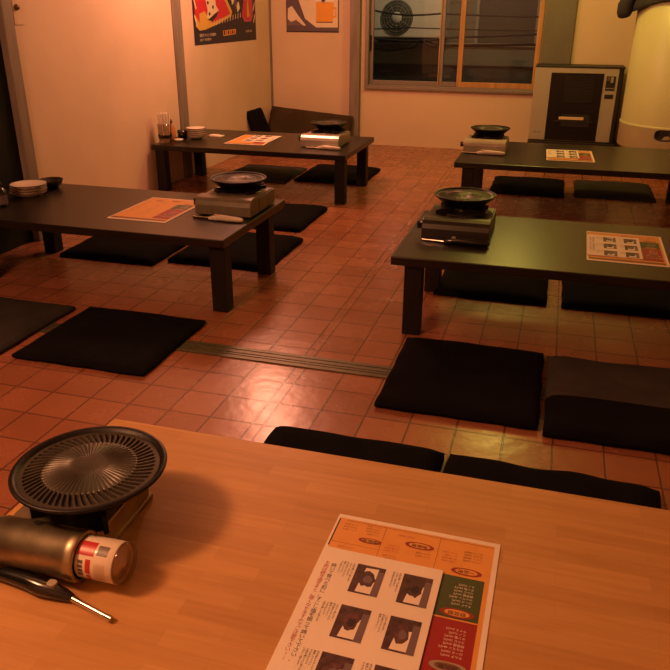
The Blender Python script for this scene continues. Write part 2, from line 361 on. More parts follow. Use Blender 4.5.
# ------------------------------------------------------------------ tables
def table(name, x0, x1, y0, y1, label, inset=.05, topk='blackwood', legk='legwood', ztop=.335, th=.036, lw=.07, group=None, rz=0, iy=.03, iyb=.13, il=None):
    L, W = x1-x0, y1-y0
    t = thing(name, ((x0+x1)/2, (y0+y1)/2, 0), rz, label, 'table', group)
    b = MB(); b.box(-L/2, L/2, -W/2, W/2, ztop-th, ztop, topk); b.build('tabletop', t, .004)
    for sx in (-1, 1):
        for sy in (-1, 1):
            cx = sx*(L/2-(il if il and sx < 0 else inset)-lw/2); cy = sy*(W/2-(iyb if sy > 0 else iy)-lw/2)
            b = MB(); b.box(cx-lw/2, cx+lw/2, cy-lw/2, cy+lw/2, 0, ztop-th, legk); b.build('leg', t, .003)
    b = MB(); b.box(-L/2+(il or inset)+lw, L/2-inset-lw, -.06, -.02, ztop-th-.03, ztop-th, legk); b.build('brace', t)
    return t
ZT = .335
G = 'dark low tables on the tiled floor'
table('low_table', -2.72, -1.262, 2.675, 3.425, 'dark low table at the left with stacked plates at its wall end', .012, group=G, il=.14)
table('low_table', -.555, .945, 2.672, 3.422, 'dark low table at the right with a black stove and a menu stack', .05, group=G)
table('low_table', -2.73, -1.305, 4.70, 5.52, 'dark low table in the far left corner under the festival poster', .012, group=G)
table('low_table', -.59, .91, 4.70, 5.62, 'dark low table at the far right in front of the silver heater', .05, group=G)
table('low_table', -.905, .60, .53, 1.277, 'light wood low table in the foreground', .06, 'block', 'wood', ztop=ZT, th=.03)

# ------------------------------------------------------------------ cushions
def cushion_mesh(name, wx=.55, wy=.55, th=.045, seed=0, front=None, k='cush', wave=0):
    rnd = random.Random(seed); ph = [rnd.uniform(0, 6.28) for _ in range(6)]
    n = 28; b = MB(); top = []; 
    def edge(u):   # rounded-square mapping
        return u
    for j in range(n+1):
        for i in range(n+1):
            u, v = -1+2*i/n, -1+2*j/n
            pin = 1-.035*(1-abs(u))*0-.0
            x = u*(1-.012*(abs(u)**6)*abs(v)**8 - .012*(1-v*v)*abs(u)); y = v*(1-.012*(abs(v)**6)*abs(u)**8 - .012*(1-u*u)*abs(v))
            x += .006*math.sin(3*v*PI+ph[0])*abs(u); y += .006*math.sin(3*u*PI+ph[1])*abs(v)
            e = max(0, (1-abs(u)**9)*(1-abs(v)**9))
            h = th*(.34+.56*e**.6)*(1+.10*math.sin(4*u+ph[2])*math.sin(3.5*v+ph[3])) + wave*math.sin(9*u+ph[4])*e
            top.append((x*wx/2, y*wy/2, h))
    N = (n+1)**2
    bot = [(x, y, 0) for x, y, z in top]
    tf = []; km = []
    for j in range(n):
        for i in range(n): tf.append((j*(n+1)+i, j*(n+1)+i+1, (j+1)*(n+1)+i+1, (j+1)*(n+1)+i))
    b.add(top+bot, [], k)
    for q, f in enumerate(tf):
        j = q//n
        kk = k if not front or j/n > front[0] else front[1]
        b.f.append(list(f)); b.m.append(b.mi(kk)); b.sm.append(True)
        b.f.append([a+N for a in f][::-1]); b.m.append(b.mi(k)); b.sm.append(False)
    ring = [i for i in range(n+1)]+[(j+1)*(n+1)-1 for j in range(1, n+1)]+[n*(n+1)+i for i in range(n-1, -1, -1)]+[j*(n+1) for j in range(n-1, 0, -1)]
    for a in range(len(ring)):
        p, q = ring[a], ring[(a+1) % len(ring)]
        kk = front[1] if front and top[p][1] < -wy*.3 else k
        b.f.append([q, p, p+N, q+N]); b.m.append(b.mi(kk)); b.sm.append(True)
    return b
CG = 'floor cushions around the low tables'
def cushion(x, y, label, rz=0, **kw):
    b = cushion_mesh('c', **kw); o = b.build('floor_cushion', fix=False); o.location = (x, y, 0.0065 if 2.0 < y < 2.65 else 0); o.rotation_euler = (0, 0, rz)
    return tag(o, label, 'cushion', CG)
cushion(-1.585, 2.305, 'black floor cushion in front of the left low table, beside the floor rail', .0, wx=.56, wy=.52, seed=1, th=.03)
cushion(-2.20, 2.28, 'dark cushion at the left edge of the photo, next to the wider black one', .0, wx=.56, wy=.53, seed=2, k='cushdim', th=.03)
cushion(-.205, 2.355, 'black floor cushion at the left leg of the right low table', .0, wx=.53, wy=.57, seed=3, th=.036)
cushion(.34, 2.325, 'faded grey cushion with a black front band, lying right of an all-black one', .0, wx=.54, wy=.57, seed=4, front=(.36, 'cush'), k='cushgrey', th=.044)
cushion(-.463, 1.57, 'black cushion against the light wood table, left of its wavy neighbour', .0, wx=.53, wy=.54, seed=5, th=.06)
cushion(.09, 1.555, 'wavy black cushion against the light wood table at the lower right', -.03, wx=.575, wy=.56, seed=6, th=.055, wave=.006)
cushion(-.2, 3.46, 'dark cushion under the back edge of the right table, behind its left legs', 0, wx=.51, wy=.55, seed=7)
cushion(.375, 3.46, 'dark cushion under the back edge of the right table, at the photo border', 0, wx=.52, wy=.55, seed=8)
cushion(-.15, 5.66, 'dark cushion behind the far right table, under the heater window', 0, wx=.53, wy=.58, seed=9, th=.035)
cushion(.455, 5.70, 'faded cushion behind the far right table, nearer the cream tank', 0, wx=.55, wy=.55, seed=10, k='cushdim', th=.035)
cushion(-2.2, 5.52, 'brownish cushion behind the far left table, below the leaning one', 0, wx=.54, wy=.56, seed=11, k='cushdim', th=.035)
cushion(-1.62, 5.65, 'dark cushion behind the far left table, by its right legs', 0, wx=.55, wy=.62, seed=12)
cushion(-1.66, 4.28, 'dark cushion in front of the far left table, beyond the beige stove', 0, wx=.56, wy=.58, seed=13)
cushion(-1.585, 3.55, 'dark cushion behind the left table, under its beige stove', 0, wx=.56, wy=.58, seed=14)
cushion(-2.18, 3.46, 'dark cushion under the back edge of the left table, below its orange menu', 0, wx=.56, wy=.56, seed=15)
# leaning cushions in the corner
b = cushion_mesh('c', wx=.84, wy=.31, th=.06, seed=20, k='cushbrown'); o = b.build('back_cushion', fix=False)
o.location = (-2.26, 6.93, .0); o.matrix_world = Matrix.Translation((-2.315, 7.02, .165)) @ TM(rot=(math.radians(64), math.radians(4.5), 0))
tag(o, 'brown cushion leaning against the back wall in the left corner', 'cushion')
b = cushion_mesh('c', wx=.40, wy=.36, th=.05, seed=21); o = b.build('back_cushion', fix=False)
o.matrix_world = Matrix.Translation((-2.71, 6.70, .165)) @ TM(rot=(0, math.radians(68), 0))
tag(o, 'black cushion leaning on the left wall beside the brown leaning cushion', 'cushion')

# ------------------------------------------------------------------ grill pans
def grill_pan_parts(root, R=.142, nslot=58):
    b = MB()                                              # rim and bowl
    b.lathe([(0, .004), (R*.60, .0), (R*.72, .004), (R*.94, .030), (R, .036), (R*1.005, .039), (R*.995, .041), (R*.945, .041), (R*.915, .036), (R*.86, .030)], 'iron', 72)
    b.build('rim', root)
    b = MB(); na = nslot*6; radii = [0, .018, .03, .042, .052, .062, .072, .081, .086, .0885, .096, .105, .114, .118, .1205, .128]
    sc = R/.142; radii = [r*sc for r in radii]
    vs = []; n = na
    def zz(r, i):
        q = r/sc
        base = .037 + .007*max(0, 1-(q/.084)**2) - .002*max(0, (q-.08)/.04)
        if .028 < q < .083: base += .0012*math.cos(2*PI*i/6)*min(1, (q-.028)/.02)
        return base
    for j, r in enumerate(radii):
        for i in range(na):
            tw = .10*(r/sc-.085)/.03 if r/sc > .085 else 0
            a = 2*PI*i/na+tw
            s = .0875 < r/sc < .119 and (i % 6) in (2, 3, 4)
            vs.append((r*math.cos(a), r*math.sin(a), zz(r, i)-(.005 if s else 0)))
    b.add(vs, [], 'plate')
    ip, isl = b.mi('plate'), b.mi('slot')
    for j in range(len(radii)-1):
        for i in range(na):
            i2 = (i+1) % na
            mid = .0875 < radii[j]/sc and radii[j+1]/sc < .119 and (i % 6) in (2, 3)
            b.f.append([j*n+i, j*n+i2, (j+1)*n+i2, (j+1)*n+i]); b.m.append(isl if mid else ip); b.sm.append(not (radii[j]/sc > .0845))
    b.build('grill_plate', root, fix=False)
PG = 'round grill pans on the table stoves'
pan0 = thing('grill_pan', (-.724, .932, .4215), .3, 'round black grill pan with slotted plate on the light wood foreground table', 'grill pan', PG)
grill_pan_parts(pan0, .134)
PZ = ZT+.085+.015
dup(pan0, (-1.425, 3.235, PZ), 0, 'grill pan shining pink on the beige stove of the left table')
dup(pan0, (-.345, 3.205, PZ), .7, 'grill pan on the black stove of the right table')
dup(pan0, (-1.565, 5.20, PZ), 1.1, 'grill pan on the silver stove in the far left corner')
dup(pan0, (-.43, 5.28, PZ), 1.5, 'grill pan on the dull grey stove at the far right')

# ------------------------------------------------------------------ box stoves
def stove(loc, k, label, rz=0, compk=None, knob=True):
    compk = compk or k
    W, D = .277, .325
    t = thing('portable_gas_stove', loc, rz, label, 'stove', 'portable gas stoves on the dark tables')
    b = MB(); b.prism(rrect(-W/2, W/2, -D/2+.10, D/2, .02), .008, .075, k); b.box(-W/2+.006, W/2-.006, -D/2+.10, D/2-.02, .075, .080, k); b.build('body', t, .004)
    prof = [(-D/2, .006), (-D/2, .05), (-D/2+.008, .068), (-D/2+.022, .080), (-D/2+.045, .086), (-D/2+.075, .086), (-D/2+.102, .080), (-D/2+.102, .006)]
    b = MB(); b.prism([(y, z) for y, z in prof], -W/2, W/2, compk, T=Matrix(((0, 0, 1, 0), (1, 0, 0, 0), (0, 1, 0, 0), (0, 0, 0, 1)))); b.build('gas_compartment', t, .003)
    b = MB(); b.lathe([(0, .02), (.014, .02), (.017, .0)], 'blackplastic', 20, T=TM((-W/2+.0, -D/2+.05, .05), (0, -PI/2, 0))); b.box(-W/2-.026, -W/2-.014, -D/2+.045, -D/2+.055, .035, .066, 'blackplastic'); b.build('knob', t)
    c = (0, .055)
    b = MB(); b.lathe([(0, .094), (.025, .094), (.030, .088), (.03, .08)], 'iron', 28, c=(c[0], c[1], 0)); b.build('burner', t)
    b = MB(); b.lathe([(.055, .081), (.095, .081), (.105, .085), (.108, .081)], 'darkmetal', 40, c=(c[0], c[1], 0)); b.build('drip_tray', t)
    for a in range(4):
        b = MB(); T = TM((c[0], c[1], 0), (0, 0, a*PI/2+PI/4)); b.box(.04, .125, -.004, .004, .080, .1, 'iron', T)
        b.box(.085, .125, -.022, .022, .080, .094, 'iron', T); b.build('pan_support', t)
    for x in (-.11, .11):
        for y in (-.13, .13): b = MB(); b.lathe([(0, 0), (.01, 0), (.01, .009), (0, .009)], 'blackplastic', 10, c=(x, y, 0)); b.build('foot', t)
    return t
stove((-1.42, 3.185, ZT), 'beigemetal', 'olive beige gas stove on the left table')
stove((-.345, 3.09, ZT), 'darkmetal', 'black gas stove on the right table', compk='darkmetal')
stove((-1.555, 5.09, ZT), 'steel', 'silver gas stove on the far left table', compk='steel')
stove((-.44, 5.20, ZT), 'greymetal', 'dull grey gas stove on the far right table')

# foreground stove with cylindrical canister housing
t = thing('portable_gas_stove', (-.765, .93, ZT), .02, 'worn steel gas stove with a round canister housing on the light wood table', 'stove')
b = MB(); b.prism(rrect(-.075, .098, -.085, .10, .015), .006, .052, 'oldsteel'); b.build('body', t, .003)
b = MB(); b.box(.078, .102, -.083, .098, .0, .012, 'oldsteel'); b.build('side_rail', t, .002)
cy, cz = -.128, .043
Tx = TM((0, cy, cz), (0, PI/2, 0))
b = MB(); b.lathe([(.030, -.085), (.036, -.083), (.038, -.070), (.038, -.058), (.041, -.055), (.0415, .082), (.043, .084), (.043, .100), (.0415, .102), (.0365, .102)], 'oldsteel', 56, T=Tx)
b.build('canister_housing', t)
b = MB(); b.lathe([(0, -.086), (.031, -.086), (.031, -.082)], 'oldsteel', 40, T=Tx); b.lathe([(0, -.112), (.016, -.112), (.02, -.104), (.02, -.086)], 'blackplastic', 24, T=Tx); b.build('knob', t)
b = MB(); b.lathe([(0, .0008), (.0075, .0008)], 'slot', 20, T=TM((.012, cy+.012, cz+.0402), (-.3, 0, 0))); v = b.build('sight_hole', t); v['label'] = 'round black sight hole'
b = MB(); b.box(-.06, .095, -.10, -.075, .004, .04, 'darkmetal'); b.build('bridge', t)
b = MB(); b.box(.0, .10, cy-.012, cy+.045, .0, .004, 'darkmetal'); b.build('base_plate', t)
b = MB(); b.lathe([(0, .072), (.025, .072), (.032, .064), (.032, .05)], 'iron', 28, c=(.03, .0, 0)); b.build('burner', t)
for a in range(4):
    b = MB(); T = TM((.036, 0, 0), (0, 0, a*PI/2+PI/4)); b.box(.045, .105, -.004, .004, .048, .0855, 'iron', T); b.build('pan_support', t)
# gas canister
can = thing('gas_canister', (-.662, .806, ZT+cz+.0), .02, 'cream and red gas canister sticking out of the foreground stove', 'gas canister')
Tx = TM((0, 0, 0), (0, PI/2, 0)); r = .0345
b = MB(); b.lathe([(.0, .0), (r-.002, .0), (r, .002), (r, .066), (r-.001, .068)], 'canbody', 56, T=Tx)
def curved(x0, x1, a0, a1, k, rr=r+.0003):
    n = 10; vs = []
    for i in range(n+1):
        a = math.radians(a0+(a1-a0)*i/n)
        for x in (x0, x1): vs.append((x, -rr*math.cos(a), rr*math.sin(a)))
    b.add(vs, [(2*i, 2*i+1, 2*i+3, 2*i+2) for i in range(n)], k, True)
curved(.003, .033, 45, 85, 'canred'); curved(.037, .056, 50, 78, 'cangrey')
curved(.021, .030, -4, 36, 'canred'); curved(.022, .029, -45, -8, 'canred')
for i in range(4): curved(.0075, .0165, 22-i*12, 31-i*12, 'cangrey')
for i in range(9): curved(.037+.0022*i, .038+.0022*i, -30+3*(i % 3), 30-4*(i % 2), 'paleink')
can_b = b.build('can', can, fix=False)
b = MB(); 
for i, ch in enumerate('ガス'):
    a = math.radians(-38-14*i); rr = r+.0005
    T = Matrix.Translation((.012, -rr*math.cos(a), rr*math.sin(a))) @ TM(rot=(PI/2+(-a)*-1*-1, 0, 0))
    b.text(ch, .008, 'ink', T, align='CENTER')
b.build('lettering', can, fix=False)
b = MB(); b.lathe([(r-.0005, .0665), (r+.0008, .068), (r+.0008, .074), (r-.002, .077), (.0, .0775)], 'clear', 48, T=Tx); b.build('cap', can)['label'] = 'clear plastic cap'
b = MB(); b.lathe([(r-.0015, .068), (r-.006, .066), (.022, .069), (.018, .072), (.008, .072), (.006, .075), (0, .075)], 'steel', 40, T=Tx); b.build('valve_dome', can)

# ------------------------------------------------------------------ lighters
def lighter(loc, rz, handle, label, s=1.0):
    t = thing('gas_lighter', loc, rz, label, 'lighter', 'long-nosed lighters beside the stoves')
    t.scale = (s, s, s)
    # local: nozzle points to +X, handle to -X
    b = MB(); pts = [(-.155, .001, .012), (-.14, .002, .0125), (-.105, .002, .0135), (-.075, .001, .014), (-.045, -.003, .0145), (-.02, -.001, .0125), (0, 0, .010), (.012, 0, .008)]
    b.tube(pts, [.006, .0105, .012, .0135, .014, .0125, .0095, .0065], handle, 18)
    b.build('handle', t)
    b = MB(); b.tube([(.006, 0, .008), (.09, -.014, .006)], [.0048, .0042], 'chrome', 14); b.tube([(.084, -.0129, .006), (.096, -.0151, .006)], [.0052, .0052], 'chrome', 14); b.build('nozzle', t)
    b = MB(); b.prism(rrect(-.032, -.016, -.007, .007, .005), .022, .029, 'greymetal' if handle == 'blackplastic' else 'paleink'); b.build('trigger', t, .001)
    return t
lighter((-.664, .748, ZT), -.06, 'blackplastic', 'shiny black long-nosed lighter in the foreground', 1.0)
lighter((-1.445, 2.955, ZT), PI, 'whiteplastic', 'cream-handled lighter in front of the beige stove', 1.0)
lighter((-.37, 2.90, ZT), PI, 'blackplastic', 'black lighter in front of the black stove', 1.1)
lighter((-1.545, 4.885, ZT), PI, 'whiteplastic', 'cream lighter in front of the silver stove', 1.0)
lighter((-.47, 5.015, ZT), PI, 'whiteplastic', 'cream-handled lighter in front of the dull grey stove', 1.1)

# ------------------------------------------------------------------ menus
def badge(b, x, y, txt, w=.042, k='darkred', kt='ink', z=.0018):
    T = TM((x, y, 0), (0, 0, PI))
    pts = [(w/2*math.copysign(abs(math.cos(a))**.8, math.cos(a)), w*.17*math.sin(a)) for a in [i*PI/12 for i in range(24)]]
    b.poly(pts, z, k, T); b.poly([(p[0]*.72, p[1]*.72) for p in pts], z+.0002, 'orange' if k == 'darkred' else 'brownink', T)
    b.text(txt, .0095, kt, TM((x, y, z+.0005), (0, 0, PI)), align='CENTER')
def price_lines(b, x, y, n, k, w=.04, dy=.0075, z=.0018, size=.0055):
    items = ['カルビ 580円', 'ロース 580円', 'ハラミ 620円', 'タン塩 680円', 'ホルモン 480円', 'レバー 480円', 'ミノ 520円', '野菜盛 400円', 'キムチ 300円', 'ライス 200円']
    for i in range(n): b.text(items[(i*3+int(x*1000)) % 10], size, k, TM((x, y+i*dy, z), (0, 0, PI)), align='LEFT')
def orange_menu():
    b = MB(); W, L = .297, .42
    b.box(-W/2, W/2, -L/2, L/2, 0, .0012, 'paper')
    b.poly([(-W/2+.006, -L/2+.012), (W/2-.009, -L/2+.012), (W/2-.009, L/2-.010), (-W/2+.006, L/2-.010)], .0014, 'orange')
    b.poly([(-W/2+.004, .12), (-W/2+.0065, .12), (-W/2+.0065, L/2-.012), (-W/2+.004, L/2-.012)], .0015, 'ink')
    z = .0016
    for x in (-.055, .045): b.poly([(x, .05), (x+.0006, .05), (x+.0006, L/2-.014), (x, L/2-.014)], z, 'brownink')
    b.poly([(-.14, .132), (-.055, .132), (-.055, .1326), (-.14, .1326)], z, 'brownink')
    b.poly([(-.13, L/2-.0145), (.138, L/2-.0145), (.138, L/2-.0155), (-.13, L/2-.0155)], z, 'brownink')
    b.poly([(.048, .012), (.132, .012), (.132, .107), (.048, .107)], z, 'green')
    b.poly([(.048, -.155), (.132, -.155), (.132, .009), (.048, .009)], z, 'red')
    b.poly([(-.14, -.192), (.135, -.192), (.135, -.17), (-.14, -.17)], z, 'brownink')
    badge(b, -.075, .150, '御飯類'); badge(b, .012, .163, '御飲物', .052); badge(b, .100, .121, '一品物', .052)
    badge(b, .098, .024, '野菜類', .055); badge(b, .10, -.083, '焼肉類', .055, 'greymetal')
    price_lines(b, -.105, .170, 3, 'brownink', size=.0045); price_lines(b, -.064, .168, 4, 'brownink', size=.0045); price_lines(b, .035, .138, 2, 'brownink', size=.0045); price_lines(b, .0, .182, 1, 'redink', size=.005); price_lines(b, -.02, .135, 3, 'redink', size=.0045)
    price_lines(b, .122, .150, 4, 'brownink', size=.0055); price_lines(b, .080, .140, 4, 'redink', size=.0045)
    price_lines(b, .118, .044, 7, 'paper'); price_lines(b, .118, -.062, 8, 'paper')
    b.text('お肉のメニュー', .016, 'paper', TM((.092, -.113, z+.0004), (0, 0, PI)), align='CENTER')
    for x in (-.10, -.02):
        for y in (.10, .05, 0, -.05, -.1): price_lines(b, x, y, 4, 'brownink', size=.0045)
    return b.mesh('orange_menu')
def white_sheet():
    b = MB(); W, L = .205, .297
    b.box(-W/2, W/2, -L/2, L/2, 0, .0012, 'paper')
    z = .0015
    b.text('焼いて食べる前に、すこし塩を振って焼いて下さい。', .0098, 'ink', TM((-.077, .105, z)), vertical=True, pitch=.92)
    b.text('お肉は焼き過ぎると、固くなりますのでご注意下さい!!', .0092, 'redink', TM((-.089, .108, z)), vertical=True, pitch=.92)
    caps = ['お肉を網の上に並べます', 'しばらく待ちます。', '色が変わりましたら', '裏返して下さい。', 'できあがりです。']
    for ci, cx in enumerate((-.014, .066)):
        for ri in range(3):
            cy = .088 - ri*.098
            hw, hh = .0245, .034
            b.poly([(cx-hw, cy-hh), (cx+hw, cy-hh), (cx+hw, cy+hh), (cx-hw, cy+hh)], z, 'photodark')
            b.poly([(cx+hw*.45, cy-hh), (cx+hw, cy-hh), (cx+hw, cy+hh*.7), (cx+hw*.55, cy+hh*.7)], z+.0001, 'photogrey')
            b.poly([(cx-hw*.55, cy-hh*.9), (cx+hw*.5, cy-hh*.9), (cx+hw*.55, cy+hh*(.3 if ri+ci else .85)), (cx-hw*.35, cy+hh*(.2 if ri+ci else .8))], z+.0002, 'paper')
            rr = random.Random(ci*7+ri)
            pts = [(cx-.001+hw*.52*(1+.25*rr.uniform(-1, 1))*math.cos(a), cy+.002+hh*.55*(1+.2*rr.uniform(-1, 1))*math.sin(a)) for a in [i*PI/8 for i in range(16)]]
            b.poly(pts, z+.0003, 'photomeat' if ri else 'photodark')
            b.poly([(cx+(px-cx)*.55+.001, cy+(py-cy)*.5) for px, py in pts], z+.0004, 'ink' if (ri+ci) % 2 else 'photogrey')
            for q in range(3 if ci else 5):
                b.text(caps[(q+ri) % 5], .0042, 'ink', TM((cx-hw-.0055-.0055*q, cy+hh*.9, z)), vertical=True, pitch=1.0)
    return b.mesh('grilling_guide')
ME_O, ME_W = orange_menu(), white_sheet()
def sheet(me, name, x, y, z, rz, label, cat, group):
    o = bpy.data.objects.new(name, me); COL.objects.link(o); o.location = (x, y, z); o.rotation_euler = (0, 0, rz); return tag(o, label, cat, group)
OM, WM = 'orange printed menus on the tables', 'white grilling guides on the menus'
def menu(x, y, rz, label, wl=None, wo=(0, 0), wr=0):
    sheet(ME_O, 'menu_sheet', x, y, ZT+.0005, rz, label, 'menu', OM)
    if wl: sheet(ME_W, 'grilling_guide', x+wo[0], y+wo[1], ZT+.0040, wr, wl, 'menu', WM)
menu(-.158, .872, -.01, 'orange menu with green and red boxes on the light wood table', 'white guide with meat photos lying on the foreground menu', (-.041, -.037), -.015)
menu(-1.768, 3.06, .0, 'orange menu lying alone on the left table')
menu(.325, 3.05, -.02, 'orange menu under a photo sheet on the right table', 'white photo sheet on the menu of the right table', (-.045, 0), -.02)
menu(-2.12, 5.12, .03, 'orange menu on the far left table', 'red and white photo sheet on the menu of the far left table', (.045, .045), PI+.03)
menu(.11, 5.15, .03, 'orange menu under a photo sheet on the far right table', 'white photo sheet on the menu of the far right table', (-.045, .03), .03)

# ------------------------------------------------------------------ dishes on the left table
plate0 = None
for i in range(4):
    if i == 0:
        plate0 = thing('plate', (-2.545, 3.13, ZT), 0, '', 'plate', 'white plates stacked on the left table')
        b = MB(); b.lathe([(0, .004), (.045, .004), (.05, 0), (.052, .003), (.085, .018), (.09, .021), (.0895, .0225), (.084, .021), (.05, .008), (0, .007)], 'ceramic', 48); b.build('dish', plate0)
        b = MB(); b.lathe([(.0902, .0185), (.0912, .021), (.0895, .0232), (.087, .0225)], 'brownrim', 48); b.build('rim_band', plate0)['label'] = 'brown glazed rim'
        p = plate0
    else: p = dup(plate0, (-2.545+.002*(i % 2), 3.13+.002*i, ZT+.0125*i))
    p['label'] = ['lowest plate of the white stack on the left table', 'second plate from the bottom of the white stack on the left table', 'third plate from the bottom of the white stack on the left table', 'topmost plate of the white stack on the left table'][i]
b = MB(); b.lathe([(0, .004), (.025, .004), (.028, 0), (.03, 0), (.05, .018), (.062, .045), (.0605, .046), (.047, .02), (.02, .009), (0, .009)], 'blackbowl', 48); o = b.build('bowl'); o.location = (-2.54, 3.315, ZT)
tag(o, 'black bowl behind the white plate stack on the left table', 'bowl')
t = thing('seasoning_bottle', (-2.525, 2.90, ZT), 0, 'dark seasoning bottle with a speckled label at the left edge of the photo', 'bottle')
b = MB(); b.lathe([(0, 0), (.03, 0), (.032, .003), (.032, .07), (.022, .085), (.014, .09), (.014, .094), (0, .094)], 'blackbowl', 32); b.build('body', t)
b = MB(); b.lathe([(.0325, .012), (.0325, .055)], 'purple', 32); b.build('paper_label', t)
b = MB(); b.lathe([(.0, .115), (.014, .115), (.016, .112), (.016, .092), (0, .092)], 'blackplastic', 24); b.build('cap', t)

# ------------------------------------------------------------------ things on the far left table
jar = thing('chopstick_jar', (-2.665, 4.80, ZT), 0, 'clear jar with a dark band at the wall end of the far left table', 'jar')
b = MB(); b.lathe([(0, .003), (.044, .003), (.046, .006), (.049, .135), (.047, .135), (.043, .008), (0, .007)], 'clear', 36); b.build('jar_body', jar)
b = MB(); b.lathe([(.0477, .036), (.0482, .038), (.0487, .058), (.0483, .060)], 'blackplastic', 36); b.build('band', jar)['label'] = 'dark band'
cs = None
for i in range(12):
    a = i*2*PI/12; rr = .024 if i % 2 else .011
    if cs is None:
        b = MB(); b.tube([(0, 0, 0), (0, 0, .20)], [.0068, .0068], 'paper', 8); cs = b.build('chopsticks'); o = cs
    else: o = cs.copy(); COL.objects.link(o)
    o.location = (-2.665+rr*math.cos(a), 4.80+rr*math.sin(a), ZT+.0085); o.rotation_euler = (-.07*math.sin(a)*(.5+.5*(i % 2)), .07*math.cos(a)*(.5+.5*(i % 2)), 0)
    tag(o, 'pale wrapped chopsticks standing in the clear banded jar', 'chopsticks', 'chopsticks in the jar')
t = thing('sauce_bottle', (-2.69, 4.94, ZT), 0, 'orange sauce bottle behind the chopstick jar', 'bottle')
b = MB(); b.lathe([(0, 0), (.028, 0), (.03, .004), (.03, .08), (.012, .11), (.012, .125), (0, .125)], 'amberglass', 28); b.build('body', t)
b = MB(); b.lathe([(0, .15), (.006, .15), (.014, .13), (.014, .12), (0, .12)], 'brownrim', 20); b.build('cap', t)
b = MB(); b.lathe([(0, 0), (.02, 0), (.034, .016), (.033, .018), (.018, .005), (0, .005)], 'ceramic', 32); o = b.build('saucer'); o.location = (-2.605, 4.885, ZT); tag(o, 'tiny white saucer in front of the chopstick jar', 'saucer')
b = MB(); b.lathe([(0, .003), (.03, 0), (.033, .002), (.036, .06), (.033, .06), (.03, .006), (0, .006)], 'blackbowl', 32); o = b.build('tumbler'); o.location = (-2.645, 5.02, ZT); tag(o, 'dark tumbler between the jar and the bowl stack', 'tumbler')
b0 = None
for i in range(4):
    if b0 is None:
        b0 = thing('bowl', (-2.55, 5.06, ZT), 0, '', 'bowl', 'bowls stacked on the far left table')
        b = MB(); b.lathe([(0, .005), (.03, .004), (.033, 0), (.036, 0), (.062, .018), (.074, .034), (.073, .036), (.058, .02), (.03, .010), (0, .009)], 'ceramic', 40); b.build('dish', b0)
        b = MB(); b.lathe([(.0742, .031), (.0755, .0345), (.073, .0365)], 'brownrim', 40); b.build('rim_band', b0)['label'] = 'brown glazed rim'
        o = b0
    else: o = dup(b0, (-2.55, 5.06, ZT+.014*i))
    o['label'] = ['lowest bowl of the stack on the far left table', 'second bowl from the bottom on the far left table', 'third bowl from the bottom on the far left table', 'top white bowl of the stack on the far left table'][i]
b = MB(); b.prism([(-.05, -.03), (.05, -.04), (.06, .03), (-.04, .04)], 0, .006, 'paper'); b.prism([(-.045, -.028), (.04, -.034), (.02, .03), (-.04, .03)], .006, .010, 'paper'); o = b.build('napkin'); o.location = (-2.46, 5.20, ZT); tag(o, 'folded white napkin beside the bowl stack', 'napkin')
# right edge dish on the far right table
b = MB(); b.lathe([(0, .003), (.03, 0), (.034, .002), (.05, .03), (.048, .032), (.03, .008), (0, .007)], 'ceramic', 36); o = b.build('bowl'); o.location = (.775, 5.22, ZT); tag(o, 'small pale bowl on the far right table at the photo edge', 'bowl')

# ------------------------------------------------------------------ heater
h = thing('kerosene_heater', (.135, 6.86, -.0), 0, 'wide silver heater with a black window below the grey panel', 'heater')
b = MB(); b.prism(rrect(-.342, .36, 0, .26, .02), .16, .78, 'heaterblack'); b.build('cabinet', h, .006)
b = MB(); b.box(-.358, .32, -.012, .0, .175, .775, 'heatersilver'); b.build('front_panel', h, .005)
b = MB(); b.prism(rrect(-.36, .385, -.03, .27, .02), 0, .168, 'heaterblack'); b.build('base', h, .004)
b = MB(); b.box(-.358, .365, -.018, .27, .775, .79, 'heaterblack'); b.build('top', h, .005)
b = MB(); b.box(-.222, .205, -.018, -.010, .18, .735, 'heaterdark'); b.build('window', h, .004)
b = MB()
for i in range(18): b.box(-.10, .135, -.024, -.018, .50+i*.012, .506+i*.012, 'heaterblack')
b.box(-.1, .135, -.022, -.018, .30, .40, 'heaterblack'); b.build('louvre', h)
b = MB(); b.box(-.12, .085, -.032, -.018, .355, .378, 'paleink'); b.build('bar', h, .003)['label'] = 'pale bar with a lamp reflection painted into its colour'  # pale colour stands in for a lamp reflecting here
b = MB(); b.box(-.16, .16, -.03, -.018, .335, .348, 'heaterblack'); b.build('grille_rail', h)
cp = MB(); cp.box(.225, .30, -.016, -.010, .60, .715, 'heaterblack'); cpo = cp.build('control_panel', h, .002)
b = MB(); b.box(.262, .282, -.0175, -.016, .665, .71, 'greymetal'); b.box(.234, .254, -.0175, -.016, .68, .71, 'purple'); b.build('display', cpo)
for i in range(4):
    b = MB(); b.box(.233+.016*i, .244+.016*i, -.0185, -.016, .615, .622, 'greymetal'); b.build('button', cpo)
b = MB(); b.box(.228, .298, -.016, -.010, .535, .57, 'heaterblack'); b.build('switch_plate', h, .002)
b = MB()
for i in range(6): b.box(-.325+i*.012, -.318+i*.012, -.0125, -.012, .235, .246, 'cangrey')
b.build('maker_mark', h)

